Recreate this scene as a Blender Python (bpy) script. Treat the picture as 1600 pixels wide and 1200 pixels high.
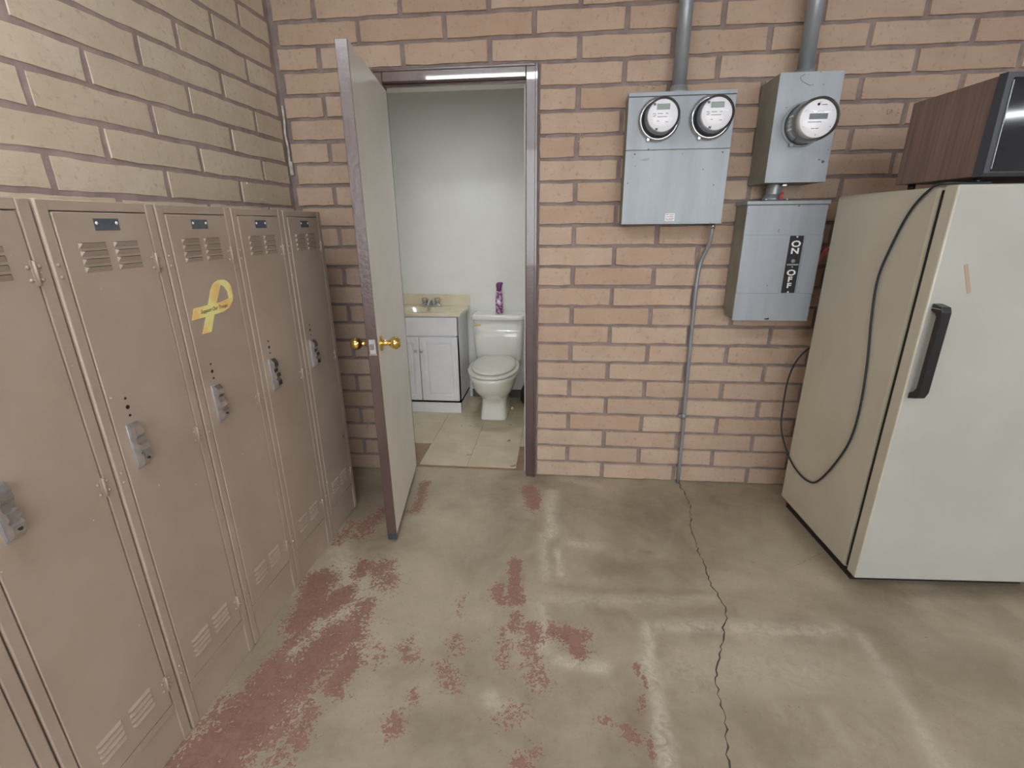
import bpy, bmesh, math, random
from mathutils import Vector, Matrix, noise

# ------------------------------------------------------------------ reset
for o in list(bpy.data.objects):
    bpy.data.objects.remove(o, do_unlink=True)
SC = bpy.context.scene
COL = SC.collection
random.seed(7)
PI = math.pi

# ------------------------------------------------------------------ camera
F = Vector((-0.095696, 0.94343221, -0.31745542))
R = Vector((0.99514917, 0.09798393, -0.00879053))
U = Vector((-0.02281226, 0.31675672, 0.94823245))
cd = bpy.data.cameras.new('camera')
cam = bpy.data.objects.new('camera', cd)
COL.objects.link(cam)
m = Matrix((R, U, -F)).transposed().to_4x4()
m.translation = Vector((1.16684, -2.54003, 1.4293))
cam.matrix_world = m
cd.sensor_width = 36.0
cd.sensor_fit = 'HORIZONTAL'
cd.lens = 746.3 / 1600 * 36
cd.clip_start = 0.02
SC.camera = cam

# ------------------------------------------------------------------ world, exposure
SC.view_settings.view_transform = 'Standard'
SC.view_settings.look = 'None'
SC.view_settings.gamma = 1.0
SC.view_settings.use_curve_mapping = False
SC.view_settings.exposure = 0.5
w = bpy.data.worlds.new('world')
SC.world = w
w.use_nodes = True
w.node_tree.nodes['Background'].inputs[0].default_value = (0.75, 0.85, 1.0, 1)
w.node_tree.nodes['Background'].inputs[1].default_value = 0.6
SC.cycles.max_bounces = 8
SC.cycles.diffuse_bounces = 5

TUBE_STRENGTH = 22.0
FILL_POWER = 110.0
# unseen fill lamp added behind the camera; no opening is modelled there
ld = bpy.data.lights.new('fill_light', 'AREA')
ld.shape = 'RECTANGLE'; ld.size = 4.4; ld.size_y = 2.1
ld.energy = FILL_POWER; ld.color = (0.93, 0.97, 1.0)
lo = bpy.data.objects.new('fill_light', ld)
COL.objects.link(lo)
lo.location = (2.2, -6.3, 1.55)
lo.rotation_euler = (PI / 2 - 0.12, 0, 0)

# ------------------------------------------------------------------ materials
def nmat(name):
    mt = bpy.data.materials.new(name)
    mt.use_nodes = True
    nt = mt.node_tree
    return mt, nt, nt.nodes['Principled BSDF']

def N(nt, t, **kw):
    n = nt.nodes.new(t)
    for k, v in kw.items():
        if k.startswith('i_'):
            n.inputs[int(k[2:]) if k[2:].isdigit() else k[2:]].default_value = v
        else:
            setattr(n, k, v)
    return n

def c4(c):
    return (c[0], c[1], c[2], 1)

def s2l(r, g, b):
    def f(x):
        x /= 255.0
        return x / 12.92 if x <= 0.04045 else ((x + 0.055) / 1.055) ** 2.4
    return (f(r), f(g), f(b))

def mix(nt, a, b, fac, mode='MIX'):
    n = nt.nodes.new('ShaderNodeMix')
    n.data_type = 'RGBA'
    n.blend_type = mode
    for inp, v in ((n.inputs[0], fac), (n.inputs[6], a), (n.inputs[7], b)):
        if hasattr(v, 'is_output') or isinstance(v, bpy.types.NodeSocket):
            nt.links.new(v, inp)
        elif isinstance(v, (int, float)):
            inp.default_value = v
        else:
            inp.default_value = c4(v)
    return n.outputs[2]

def noise_tex(nt, scale, detail=4, rough=0.55, coord='Object', stretch=None, dist=0.0):
    tc = nt.nodes.new('ShaderNodeTexCoord') if coord != 'World' else nt.nodes.new('ShaderNodeNewGeometry')
    out = tc.outputs[coord] if coord != 'World' else tc.outputs['Position']
    if stretch:
        mp = nt.nodes.new('ShaderNodeMapping')
        mp.inputs['Scale'].default_value = stretch
        nt.links.new(out, mp.inputs['Vector'])
        out = mp.outputs['Vector']
    n = nt.nodes.new('ShaderNodeTexNoise')
    n.inputs['Scale'].default_value = scale
    n.inputs['Detail'].default_value = detail
    n.inputs['Roughness'].default_value = rough
    n.inputs['Distortion'].default_value = dist
    nt.links.new(out, n.inputs['Vector'])
    return n.outputs['Fac']

def ramp(nt, fac, a, b):
    n = nt.nodes.new('ShaderNodeMapRange')
    n.clamp = True
    n.inputs['From Min'].default_value = a
    n.inputs['From Max'].default_value = b
    nt.links.new(fac, n.inputs['Value'])
    return n.outputs['Result']

def bump(nt, bsdf, h, strength, dist=0.01):
    b = nt.nodes.new('ShaderNodeBump')
    b.inputs['Strength'].default_value = strength
    b.inputs['Distance'].default_value = dist
    nt.links.new(h, b.inputs['Height'])
    nt.links.new(b.outputs['Normal'], bsdf.inputs['Normal'])

def surf(name, col, col2=None, scale=6, rough=0.5, metal=0.0, bmp=0.0, bscale=60, spec=0.5, lo=0.35, hi=0.65, coat=0.0, coord='World', stretch=None, bdist=0.002, speck=None):
    mt, nt, b = nmat(name)
    b.inputs['Base Color'].default_value = c4(col)
    b.inputs['Roughness'].default_value = rough
    b.inputs['Metallic'].default_value = metal
    b.inputs['Specular IOR Level'].default_value = spec
    b.inputs['Coat Weight'].default_value = coat
    out = None
    if col2:
        out = mix(nt, col, col2, ramp(nt, noise_tex(nt, scale, 5, coord=coord, stretch=stretch), lo, hi))
    if speck:
        scol, sscale, st = speck
        f = ramp(nt, noise_tex(nt, sscale, 2, coord=coord), st, st + 0.03)
        out = mix(nt, out if out else col, scol, f)
    if out:
        nt.links.new(out, b.inputs['Base Color'])
    if bmp:
        bump(nt, b, noise_tex(nt, bscale, 4, coord=coord), bmp, bdist)
    return mt

def brick_mat(name, a, b_, dark, stain):
    mt, nt, b = nmat(name)
    oi = nt.nodes.new('ShaderNodeObjectInfo')
    base = mix(nt, a, b_, oi.outputs['Random'])
    n1 = ramp(nt, noise_tex(nt, 7, 5, coord='World'), 0.35, 0.7)
    base = mix(nt, base, dark, nt_mul(nt, n1, 0.45))
    n2 = ramp(nt, noise_tex(nt, 45, 6, 0.65, coord='World'), 0.56, 0.74)
    base = mix(nt, base, stain, nt_mul(nt, n2, 0.6))
    nt.links.new(base, b.inputs['Base Color'])
    b.inputs['Roughness'].default_value = 0.85
    b.inputs['Specular IOR Level'].default_value = 0.25
    h = mix(nt, (0, 0, 0), (1, 1, 1), noise_tex(nt, 60, 6, 0.6, coord='World', stretch=(0.5, 0.5, 1.3)))
    bump(nt, b, h, 0.5, 0.006)
    return mt

def nt_mul(nt, v, k):
    n = nt.nodes.new('ShaderNodeMath')
    n.operation = 'MULTIPLY'
    nt.links.new(v, n.inputs[0])
    if isinstance(k, (int, float)):
        n.inputs[1].default_value = k
    else:
        nt.links.new(k, n.inputs[1])
    return n.outputs[0]

def nt_math(nt, op, a, b=None, clamp=False):
    n = nt.nodes.new('ShaderNodeMath')
    n.operation = op
    n.use_clamp = clamp
    for i, v in ((0, a), (1, b)):
        if v is None:
            continue
        if isinstance(v, (int, float)):
            n.inputs[i].default_value = v
        else:
            nt.links.new(v, n.inputs[i])
    return n.outputs[0]

M = {}
M['brick_back'] = brick_mat('pink tan slump block', s2l(196, 175, 156), s2l(182, 158, 138), s2l(168, 144, 124), s2l(140, 118, 104))
M['brick_left'] = brick_mat('buff slump block', s2l(220, 209, 188), s2l(207, 194, 172), s2l(192, 174, 150), s2l(156, 140, 122))
M['mortar_back'] = surf('grey pink mortar', s2l(150, 136, 131), s2l(128, 114, 110), 14, 0.95, bmp=0.6, bscale=90)
M['mortar_left'] = surf('mauve mortar', s2l(172, 154, 148), s2l(150, 132, 128), 14, 0.95, bmp=0.6, bscale=90)
M['plaster'] = surf('cream painted wall', s2l(236, 236, 231), s2l(230, 230, 224), 3, 0.55, bmp=0.15, bscale=40)
M['ceil'] = surf('white ceiling', s2l(225, 226, 228), s2l(215, 216, 218), 3, 0.8)
M['locker'] = surf('tan enamel steel', s2l(180, 165, 149), s2l(171, 155, 139), 4, 0.42, bmp=0.08, bscale=25, spec=0.45, speck=(s2l(220, 212, 200), 55, 0.76))
M['slot'] = surf('shaded slot interior', s2l(52, 42, 37), rough=0.8)
M['dark'] = surf('dark gap', (0.02, 0.017, 0.015), rough=0.9)
M['chrome'] = surf('chrome', (0.70, 0.70, 0.71), (0.5, 0.5, 0.52), 40, 0.2, 0.92)
M['steel'] = surf('dull steel', (0.55, 0.56, 0.57), (0.42, 0.43, 0.44), 40, 0.35, 0.6)
M['tag'] = surf('blue grey number plate', s2l(108, 116, 124), s2l(92, 100, 110), 60, 0.4, 0.3)
M['brown'] = surf('glossy brown paint', s2l(84, 62, 58), s2l(74, 54, 50), 8, 0.3, bmp=0.35, bscale=55, spec=1.0, coat=0.6, bdist=0.003, coord='World')
M['doorwhite'] = surf('cream door paint', s2l(232, 230, 222), s2l(226, 223, 213), 4, 0.32, bmp=0.1, bscale=20)
M['brass'] = surf('polished brass', (0.83, 0.62, 0.22), rough=0.12, metal=1.0)
M['galv'] = surf('grey enclosure paint', s2l(160, 168, 174), s2l(146, 153, 160), 9, 0.42, metal=0.15, stretch=(1, 1, 0.15), speck=(s2l(90, 84, 82), 38, 0.73))
M['galv_olive'] = surf('olive grey enclosure edge', s2l(142, 143, 130), s2l(124, 125, 114), 8, 0.5, metal=0.1)
M['conduit'] = surf('galvanized conduit', s2l(160, 166, 170), s2l(136, 142, 147), 12, 0.35, metal=0.35, stretch=(1, 1, 0.3))
M['black'] = surf('black plastic', (0.018, 0.018, 0.02), rough=0.3)
M['label_black'] = surf('black label', (0.012, 0.012, 0.016), rough=0.6)
M['white'] = surf('white print', (0.85, 0.85, 0.85), rough=0.5)
M['dial'] = surf('white dial', s2l(244, 245, 250), rough=0.4)
M['lcd'] = surf('grey green lcd', s2l(142, 154, 146), rough=0.3)
M['lcd_dark'] = surf('dark lcd', s2l(98, 108, 114), rough=0.3)
M['print'] = surf('grey print', s2l(95, 98, 104), rough=0.5)
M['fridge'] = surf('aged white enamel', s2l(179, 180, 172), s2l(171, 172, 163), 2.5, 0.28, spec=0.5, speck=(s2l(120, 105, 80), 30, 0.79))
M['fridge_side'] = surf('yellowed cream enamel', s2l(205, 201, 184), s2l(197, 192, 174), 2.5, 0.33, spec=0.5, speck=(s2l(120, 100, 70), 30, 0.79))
M['gasket'] = surf('gasket with gap shade', (0.02, 0.018, 0.016), rough=0.9)
M['tape'] = surf('old tape', s2l(168, 150, 128), rough=0.6)
M['vinylwood'] = surf('dark walnut vinyl', s2l(136, 112, 100), s2l(104, 86, 78), 5, 0.45, stretch=(14, 14, 0.6), lo=0.3, hi=0.7)
M['glassblack'] = surf('black oven glass', (0.012, 0.014, 0.02), rough=0.06, spec=0.7)
M['greytrim'] = surf('grey bezel', (0.05, 0.055, 0.065), rough=0.35)
M['cord'] = surf('black cord', (0.02, 0.03, 0.035), rough=0.45)
M['porcelain'] = surf('white porcelain', s2l(234, 234, 228), rough=0.1, coat=0.5)
M['seat'] = surf('off white seat', s2l(214, 213, 202), rough=0.22)
M['cabwhite'] = surf('white vanity paint', s2l(236, 236, 240), s2l(230, 230, 234), 6, 0.4)
M['marble'] = surf('cream cultured marble', s2l(230, 222, 200), s2l(218, 207, 180), 5, 0.18, coat=0.3)
M['tile'] = surf('cream vinyl tile', s2l(206, 196, 170), s2l(190, 176, 146), 5, 0.4, speck=(s2l(140, 120, 88), 14, 0.7))
M['tile_under'] = surf('brown tile backing', s2l(158, 132, 106), s2l(134, 108, 84), 9, 0.8)
M['acrylic'] = surf('smoky acrylic', s2l(170, 160, 145), rough=0.1, spec=0.8)
M['red'] = surf('red paint', s2l(190, 62, 58), rough=0.5)
M['red_dull'] = surf('faded red handle', s2l(178, 96, 82), rough=0.55)
M['bag'] = surf('black bag', (0.03, 0.032, 0.04), rough=0.35, bmp=0.5, bscale=30)
M['caulk'] = surf('white caulk', s2l(205, 200, 192), s2l(170, 160, 150), 40, 0.7)
M['cream'] = surf('yellowed lever', s2l(214, 196, 150), rough=0.3)
M['drain'] = surf('dark baseboard', s2l(96, 92, 92), rough=0.6)

def emit_mat(name, col, st):
    mt, nt, b = nmat(name)
    b.inputs['Base Color'].default_value = (0.9, 0.9, 0.9, 1)
    b.inputs['Emission Color'].default_value = c4(col)
    b.inputs['Emission Strength'].default_value = st
    return mt
M['tube'] = emit_mat('lit fluorescent tube', (0.92, 0.965, 1.0), TUBE_STRENGTH)
M['tube_new'] = emit_mat('lit brighter fluorescent tube', (0.94, 0.975, 1.0), TUBE_STRENGTH * 1.55)
M['fill_diffuser'] = emit_mat('lit diffuser', (0.97, 0.98, 1.0), 42.0)  # glow of the added bathroom downlight
M['fixture'] = surf('white lamp housing', (0.8, 0.8, 0.8), rough=0.4)

# thin clear glass for meter domes
mt, nt, b = nmat('clear meter glass')
tr = nt.nodes.new('ShaderNodeBsdfTransparent')
gl = nt.nodes.new('ShaderNodeBsdfGlossy'); gl.inputs['Roughness'].default_value = 0.04
fr = nt.nodes.new('ShaderNodeFresnel'); fr.inputs['IOR'].default_value = 1.28
ms = nt.nodes.new('ShaderNodeMixShader')
nt.links.new(fr.outputs[0], ms.inputs[0]); nt.links.new(tr.outputs[0], ms.inputs[1]); nt.links.new(gl.outputs[0], ms.inputs[2])
nt.links.new(ms.outputs[0], nt.nodes['Material Output'].inputs['Surface'])
M['glass'] = mt

# yellow ribbon: printed gradient bands
mt, nt, b = nmat('printed yellow ribbon')
f = ramp(nt, noise_tex(nt, 16, 1, coord='World'), 0.42, 0.62)
nt.links.new(mix(nt, s2l(252, 244, 165), s2l(250, 212, 135), f), b.inputs['Base Color'])
b.inputs['Roughness'].default_value = 0.45
M['ribbon'] = mt
mt, nt, b = nmat('printed purple can')
f = ramp(nt, noise_tex(nt, 60, 3, coord='World'), 0.46, 0.56)
nt.links.new(mix(nt, s2l(122, 52, 112), s2l(208, 176, 208), f), b.inputs['Base Color'])
b.inputs['Roughness'].default_value = 0.3
M['can'] = mt
M['purple'] = surf('purple cap', s2l(110, 50, 108), rough=0.4)

# ------------------------------------------------------------------ mesh helpers
class MB:
    def __init__(s):
        s.bm = bmesh.new()
        s.mats = []
        s.cur = 0
    def mat(s, mt):
        if mt not in s.mats:
            s.mats.append(mt)
        s.cur = s.mats.index(mt)
        return s
    def _tag(s, faces, smooth=False):
        for f in faces:
            f.material_index = s.cur
            f.smooth = smooth
    def box(s, x0, x1, y0, y1, z0, z1, bev=0.0, seg=2, rot=None, piv=None):
        r = bmesh.ops.create_cube(s.bm, size=1.0)
        vs = r['verts']
        for v in vs:
            v.co = Vector((x0 + (v.co.x + .5) * (x1 - x0), y0 + (v.co.y + .5) * (y1 - y0), z0 + (v.co.z + .5) * (z1 - z0)))
        faces = list({f for v in vs for f in v.link_faces})
        s._tag(faces)
        if bev > 0:
            es = list({e for v in vs for e in v.link_edges})
            rb = bmesh.ops.bevel(s.bm, geom=es, offset=bev, segments=seg, affect='EDGES', profile=0.5)
            s._tag(rb['faces'], True)
            vs = list({v for f in rb['faces'] for v in f.verts} | {v for f in faces if f.is_valid for v in f.verts})
        if rot is not None:
            bmesh.ops.rotate(s.bm, verts=[v for v in vs if v.is_valid], cent=piv or (0, 0, 0), matrix=rot)
        return s
    def cyl(s, p0, p1, r0, r1=None, n=20, caps=True, smooth=True):
        p0 = Vector(p0); p1 = Vector(p1)
        r1 = r0 if r1 is None else r1
        d = (p1 - p0).normalized()
        a = d.orthogonal().normalized(); b_ = d.cross(a)
        A = [s.bm.verts.new(p0 + (a * math.cos(2 * PI * i / n) + b_ * math.sin(2 * PI * i / n)) * r0) for i in range(n)]
        B = [s.bm.verts.new(p1 + (a * math.cos(2 * PI * i / n) + b_ * math.sin(2 * PI * i / n)) * r1) for i in range(n)]
        fs = [s.bm.faces.new((A[i], A[(i + 1) % n], B[(i + 1) % n], B[i])) for i in range(n)]
        s._tag(fs, smooth)
        if caps:
            s._tag([s.bm.faces.new(A[::-1]), s.bm.faces.new(B)])
        return s
    def lathe(s, prof, origin, axis, n=24):
        """prof: list of (distance along axis, radius)"""
        o = Vector(origin); d = Vector(axis).normalized()
        a = d.orthogonal().normalized(); b_ = d.cross(a)
        rings = []
        for (t, r) in prof:
            rings.append([s.bm.verts.new(o + d * t + (a * math.cos(2 * PI * i / n) + b_ * math.sin(2 * PI * i / n)) * max(r, 1e-4)) for i in range(n)])
        fs = []
        for A, B in zip(rings, rings[1:]):
            for i in range(n):
                fs.append(s.bm.faces.new((A[i], A[(i + 1) % n], B[(i + 1) % n], B[i])))
        s._tag(fs, True)
        s._tag([s.bm.faces.new(rings[0][::-1]), s.bm.faces.new(rings[-1])], True)
        return s
    def loft(s, rings, n=32, cap=True):
        """rings: (cx, cy, z, rx, ry, power)"""
        R_ = []
        for (cx, cy, z, rx, ry, p) in rings:
            L = []
            for i in range(n):
                t = 2 * PI * i / n
                c, q = math.cos(t), math.sin(t)
                L.append(s.bm.verts.new((cx + rx * math.copysign(abs(c) ** (2 / p), c), cy + ry * math.copysign(abs(q) ** (2 / p), q), z)))
            R_.append(L)
        fs = []
        for A, B in zip(R_, R_[1:]):
            for i in range(n):
                fs.append(s.bm.faces.new((A[i], A[(i + 1) % n], B[(i + 1) % n], B[i])))
        s._tag(fs, True)
        if cap:
            s._tag([s.bm.faces.new(R_[0][::-1]), s.bm.faces.new(R_[-1])], False)
        return s
    def tube(s, pts, r, n=10, sub=6, smooth_path=True):
        P = [Vector(p) for p in pts]
        if smooth_path and len(P) > 2:
            Q = []
            E = [P[0] * 2 - P[1]] + P + [P[-1] * 2 - P[-2]]
            for i in range(1, len(E) - 2):
                a, b_, c, d = E[i - 1], E[i], E[i + 1], E[i + 2]
                for k in range(sub):
                    t = k / sub
                    Q.append(0.5 * ((2 * b_) + (c - a) * t + (2 * a - 5 * b_ + 4 * c - d) * t * t + (3 * b_ - a - 3 * c + d) * t ** 3))
            Q.append(P[-1]); P = Q
        prev = None; rings = []
        for i, p in enumerate(P):
            d = (P[min(i + 1, len(P) - 1)] - P[max(i - 1, 0)]).normalized()
            if prev is None:
                a = d.orthogonal().normalized()
            else:
                a = (prev - d * prev.dot(d)).normalized()
            prev = a
            b_ = d.cross(a)
            rings.append([s.bm.verts.new(p + (a * math.cos(2 * PI * k / n) + b_ * math.sin(2 * PI * k / n)) * r) for k in range(n)])
        fs = []
        for A, B in zip(rings, rings[1:]):
            for k in range(n):
                fs.append(s.bm.faces.new((A[k], A[(k + 1) % n], B[(k + 1) % n], B[k])))
        s._tag(fs, True)
        s._tag([s.bm.faces.new(rings[0][::-1]), s.bm.faces.new(rings[-1])])
        return s
    def prism(s, poly, ax, a0, a1):
        """poly in the two other axes (in xyz order), extruded along ax"""
        def mk(p, a):
            if ax == 'x': return (a, p[0], p[1])
            if ax == 'y': return (p[0], a, p[1])
            return (p[0], p[1], a)
        A = [s.bm.verts.new(mk(p, a0)) for p in poly]
        B = [s.bm.verts.new(mk(p, a1)) for p in poly]
        n = len(poly)
        fs = [s.bm.faces.new((A[i], A[(i + 1) % n], B[(i + 1) % n], B[i])) for i in range(n)]
        fs += [s.bm.faces.new(A[::-1]), s.bm.faces.new(B)]
        s._tag(fs)
        return s
    def dome(s, c, ax, r, h, n=8):
        return s.lathe([(0, r), (h * .6, r * .8), (h, r * .3)], c, ax, n)
    def mesh(s, name):
        bmesh.ops.recalc_face_normals(s.bm, faces=s.bm.faces)
        me = bpy.data.meshes.new(name)
        s.bm.to_mesh(me); s.bm.free()
        for mt in s.mats:
            me.materials.append(mt)
        return me
    def build(s, name, parent=None, loc=None):
        o = bpy.data.objects.new(name, s.mesh(name))
        COL.objects.link(o)
        if loc is not None: o.location = loc
        if parent is not None: o.parent = parent
        return o

def B(mt):
    return MB().mat(M[mt])

def thing(name, label, cat, loc=(0, 0, 0), rotz=0, group=None):
    o = bpy.data.objects.new(name, None)
    o.empty_display_size = 0.05
    COL.objects.link(o)
    o.location = loc; o.rotation_euler = (0, 0, rotz)
    o['label'] = label; o['category'] = cat
    if group: o['group'] = group
    return o

def tag(o, label, cat, group=None):
    o['label'] = label; o['category'] = cat
    if group: o['group'] = group
    return o

def copy_tree(o, parent=None):
    c = o.copy(); COL.objects.link(c); c.parent = parent
    for ch in list(o.children):
        copy_tree(ch, c)
    return c

def text_mesh(txt, size, mt, name, parent, origin, ux, uy, depth=0.0006, bold=0.0, align='CENTER', sx=1.0, shear=0.0):
    """flat raised lettering; origin, ux (reading direction), uy (up)"""
    cu = bpy.data.curves.new('txt', 'FONT')
    cu.body = txt; cu.size = size; cu.extrude = depth; cu.offset = bold
    cu.align_x = align; cu.align_y = 'CENTER'; cu.shear = shear
    cu.resolution_u = 3
    t = bpy.data.objects.new('txt', cu)
    COL.objects.link(t)
    dg = bpy.context.evaluated_depsgraph_get()
    me = bpy.data.meshes.new_from_object(t.evaluated_get(dg))
    bpy.data.objects.remove(t, do_unlink=True)
    ux = Vector(ux).normalized(); uy = Vector(uy).normalized(); uz = ux.cross(uy)
    xs_ = [v.co.x for v in me.vertices]; ys_ = [v.co.y for v in me.vertices]
    me.transform(Matrix.Translation((-(min(xs_) + max(xs_)) / 2, -(min(ys_) + max(ys_)) / 2, 0)))
    mm = Matrix((ux * sx, uy, uz)).transposed().to_4x4()
    mm.translation = Vector(origin)
    me.transform(mm)
    me.materials.clear(); me.materials.append(M[mt])
    o = bpy.data.objects.new(name, me)
    COL.objects.link(o)
    if parent is not None: o.parent = parent
    return o

# ------------------------------------------------------------------ room constants
C = 0.1016            # course height
L = 0.40989           # block module
XL = -0.215           # left wall plane
HC = 27 * C           # ceiling height
XR = 7.0; YB = -6.4
DX0, DX1 = 0.255, 1.045   # outer door frame
DT = 21 * C               # top of door frame
REC = 0.012               # mortar recess
FX0, FX1, FZ = 0.305, 0.988, 2.072   # clear door opening

# ------------------------------------------------------------------ floor
def build_floor():
    paint = [(0.42,-0.42,0.42,-0.14,0.03,0.8),(0.26,-0.44,0.22,-0.63,0.045,0.7),(0.14,-0.58,0.14,-0.70,0.04,0.6),(0.32,-0.86,0.32,-0.90,0.04,0.75),(0.42,-0.86,0.46,-0.95,0.05,0.7),(0.18,-0.96,0.21,-1.19,0.05,0.95),(0.32,-1.03,0.28,-1.13,0.045,0.9),(0.42,-1.09,0.45,-1.25,0.04,0.8),(0.21,-1.23,0.23,-1.30,0.04,0.7),(0.39,-1.26,0.33,-1.43,0.08,0.85),(0.48,-1.33,0.48,-1.45,0.03,0.85),(0.23,-1.40,0.22,-1.47,0.05,0.9),(0.40,-1.49,0.43,-1.62,0.04,0.6),(0.26,-1.56,0.21,-1.70,0.1,0.95),(0.41,-1.66,0.42,-1.68,0.03,0.6),(1.02,-0.15,1.05,-0.32,0.035,1),(1.00,-0.78,1.01,-0.99,0.028,0.95),(0.93,-0.94,0.95,-1.02,0.022,0.8),(1.03,-0.96,1.05,-1.00,0.02,0.85),(1.02,-1.09,1.02,-1.14,0.03,0.7),(1.09,-1.15,1.11,-1.18,0.03,0.75),(0.97,-1.16,1.00,-1.29,0.025,0.6),(1.06,-1.22,1.14,-1.36,0.03,0.5),(1.20,-1.15,1.25,-1.17,0.03,0.85),(0.65,-1.26,0.69,-1.31,0.03,0.6),(0.81,-1.24,0.85,-1.26,0.03,0.6),(0.80,-1.32,0.85,-1.41,0.025,0.6),(0.72,-1.43,0.73,-1.44,0.02,0.6),(0.70,-1.52,0.70,-1.53,0.03,0.75),(0.81,-1.19,0.82,-1.20,0.015,0.6),(0.82,-1.00,0.81,-1.08,0.02,0.45),(0.55,-1.27,0.55,-1.33,0.03,0.45),(1.08,-1.45,1.00,-1.50,0.025,0.5),(1.08,-1.61,1.09,-1.62,0.03,0.8),(1.13,-1.56,1.11,-1.58,0.02,0.6),(1.17,-1.14,1.29,-1.16,0.03,0.75),(1.25,-1.19,1.27,-1.23,0.02,0.95),(1.08,-1.21,1.09,-1.23,0.03,0.6),(1.11,-1.30,1.13,-1.37,0.03,0.5),(1.39,-1.49,1.41,-1.50,0.02,0.95),(1.34,-1.46,1.34,-1.47,0.015,0.7),(1.47,-1.26,1.47,-1.34,0.01,0.8),(1.44,-1.39,1.44,-1.43,0.012,0.75),(1.46,-1.49,1.46,-1.57,0.012,0.8)]
    pale = [(1.15,-0.18,1.15,-0.58,0.028,0.9),(1.18,-0.69,1.20,-0.85,0.012,1),(1.11,-0.58,1.14,-0.88,0.02,0.5),(0.15,-0.75,0.38,-1.04,0.05,0.7),(0.35,-1.12,0.27,-1.23,0.05,0.7),(0.25,-1.27,0.28,-1.35,0.03,0.9),(0.20,-1.49,0.20,-1.50,0.02,0.8),(0.37,-1.51,0.35,-1.58,0.03,0.6),(1.19,-1.27,1.34,-1.28,0.025,1),(1.52,-1.09,1.50,-1.25,0.018,0.8),(1.50,-1.25,1.50,-1.58,0.03,0.9),(1.57,-1.09,2.21,-1.05,0.03,0.6),(2.28,-1.08,2.25,-1.51,0.022,0.55),(2.01,-1.38,2.02,-1.48,0.02,0.5),(1.25,-0.62,1.36,-0.64,0.03,0.6),(1.22,-0.04,1.42,-0.09,0.03,0.5),(1.13,-1.00,1.80,-0.93,0.025,0.35),(0.98,-1.43,1.00,-1.45,0.03,0.7),(1.12,-1.04,1.14,-1.23,0.03,0.6),(1.64,-1.28,2.01,-1.25,0.12,0.35)]
    dark = [(1.82,-1.36,2.02,-1.34,0.02,0.6),(1.80,-1.42,2.00,-1.46,0.12,0.6),(2.34,-1.06,2.38,-1.30,0.04,0.6),(2.42,-1.28,2.50,-1.46,0.15,0.45),(1.42,-0.77,1.75,-0.75,0.035,0.55),(1.53,-0.47,1.65,-0.61,0.03,0.5),(1.56,-0.66,1.61,-0.67,0.015,0.9),(1.14,-1.39,1.41,-1.43,0.12,0.4),(2.42,-0.82,3.06,-0.78,0.03,0.9),(2.39,-0.84,2.51,-0.91,0.05,0.7),(1.90,-0.67,2.29,-0.88,0.08,0.3),(2.32,-0.35,2.38,-0.79,0.04,0.5),(1.25,-0.30,1.68,-0.38,0.12,0.35),(1.18,-0.93,1.81,-0.90,0.012,0.5),(1.35,-1.03,1.80,-1.01,0.02,0.3),(0.16,-0.37,0.04,-0.23,0.05,0.4),(2.87,-0.88,2.89,-0.99,0.06,0.3)]  # dark stains, plus shade painted on the floor under the refrigerator's edges
    def dist(px, py, sg):
        ax, ay, bx, by = sg[:4]
        dx, dy = bx - ax, by - ay
        l2 = dx * dx + dy * dy
        t = 0 if l2 == 0 else max(0, min(1, ((px - ax) * dx + (py - ay) * dy) / l2))
        return math.hypot(px - ax - t * dx, py - ay - t * dy)
    def val(px, py, segs, soft):
        v = 0
        for sg in segs:
            r = sg[4]
            d = dist(px, py, sg)
            if d < r * 3 + 0.1:
                v = max(v, sg[5] * math.exp(-(d / (r * soft)) ** 2))
        return v
    bm = bmesh.new()
    lay = bm.verts.layers.float_color.new('mask')
    st = 0.0167
    xs = [XL + i * st for i in range(int((3.4 - XL) / st) + 1)] + [4.2, XR]
    ys = [YB, -5, -4, -3.2] + [-2.5 + i * st for i in range(int(2.62 / st) + 1)] + [0.2]
    V = {}
    for i, x in enumerate(xs):
        for j, y in enumerate(ys):
            v = bm.verts.new((x, y, 0))
            if -2.6 < y < 0.21 and x < 3.4:
                q = noise.noise(Vector((x * 9, y * 9, 1.3))) * 0.03
                q2 = noise.noise(Vector((x * 9, y * 9, 5.3))) * 0.03
                v[lay] = (val(x + q, y + q2, paint, 1.5), val(x + q * .5, y + q2 * .5, pale, 1.05), val(x + q, y + q2, dark, 1.15), 1)
            V[i, j] = v
    for i in range(len(xs) - 1):
        for j in range(len(ys) - 1):
            bm.faces.new((V[i, j], V[i + 1, j], V[i + 1, j + 1], V[i, j + 1]))
    me = bpy.data.meshes.new('floor')
    bm.to_mesh(me); bm.free()
    mt, nt, b = nmat('worn concrete with maroon paint')
    at = nt.nodes.new('ShaderNodeAttribute'); at.attribute_name = 'mask'
    sp = nt.nodes.new('ShaderNodeSeparateColor')
    nt.links.new(at.outputs['Color'], sp.inputs[0])
    big = ramp(nt, noise_tex(nt, 1.6, 5, 0.6, coord='World', dist=0.4), 0.36, 0.66)
    mid = ramp(nt, noise_tex(nt, 7, 6, 0.65, coord='World', dist=0.5), 0.35, 0.68)
    fine = noise_tex(nt, 85, 8, 0.72, coord='World', dist=0.8)
    fine2 = noise_tex(nt, 24, 8, 0.7, coord='World', dist=1.2)
    base = mix(nt, s2l(180, 169, 147), s2l(138, 125, 107), big)
    base = mix(nt, base, s2l(190, 182, 162), nt_mul(nt, mid, 0.35))
    fs = ramp(nt, fine, 0.5, 0.72)
    base = mix(nt, base, s2l(136, 122, 100), nt_mul(nt, fs, 0.28))
    pf = nt_mul(nt, sp.outputs[1], ramp(nt, fine2, 0.3, 0.6))
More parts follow.
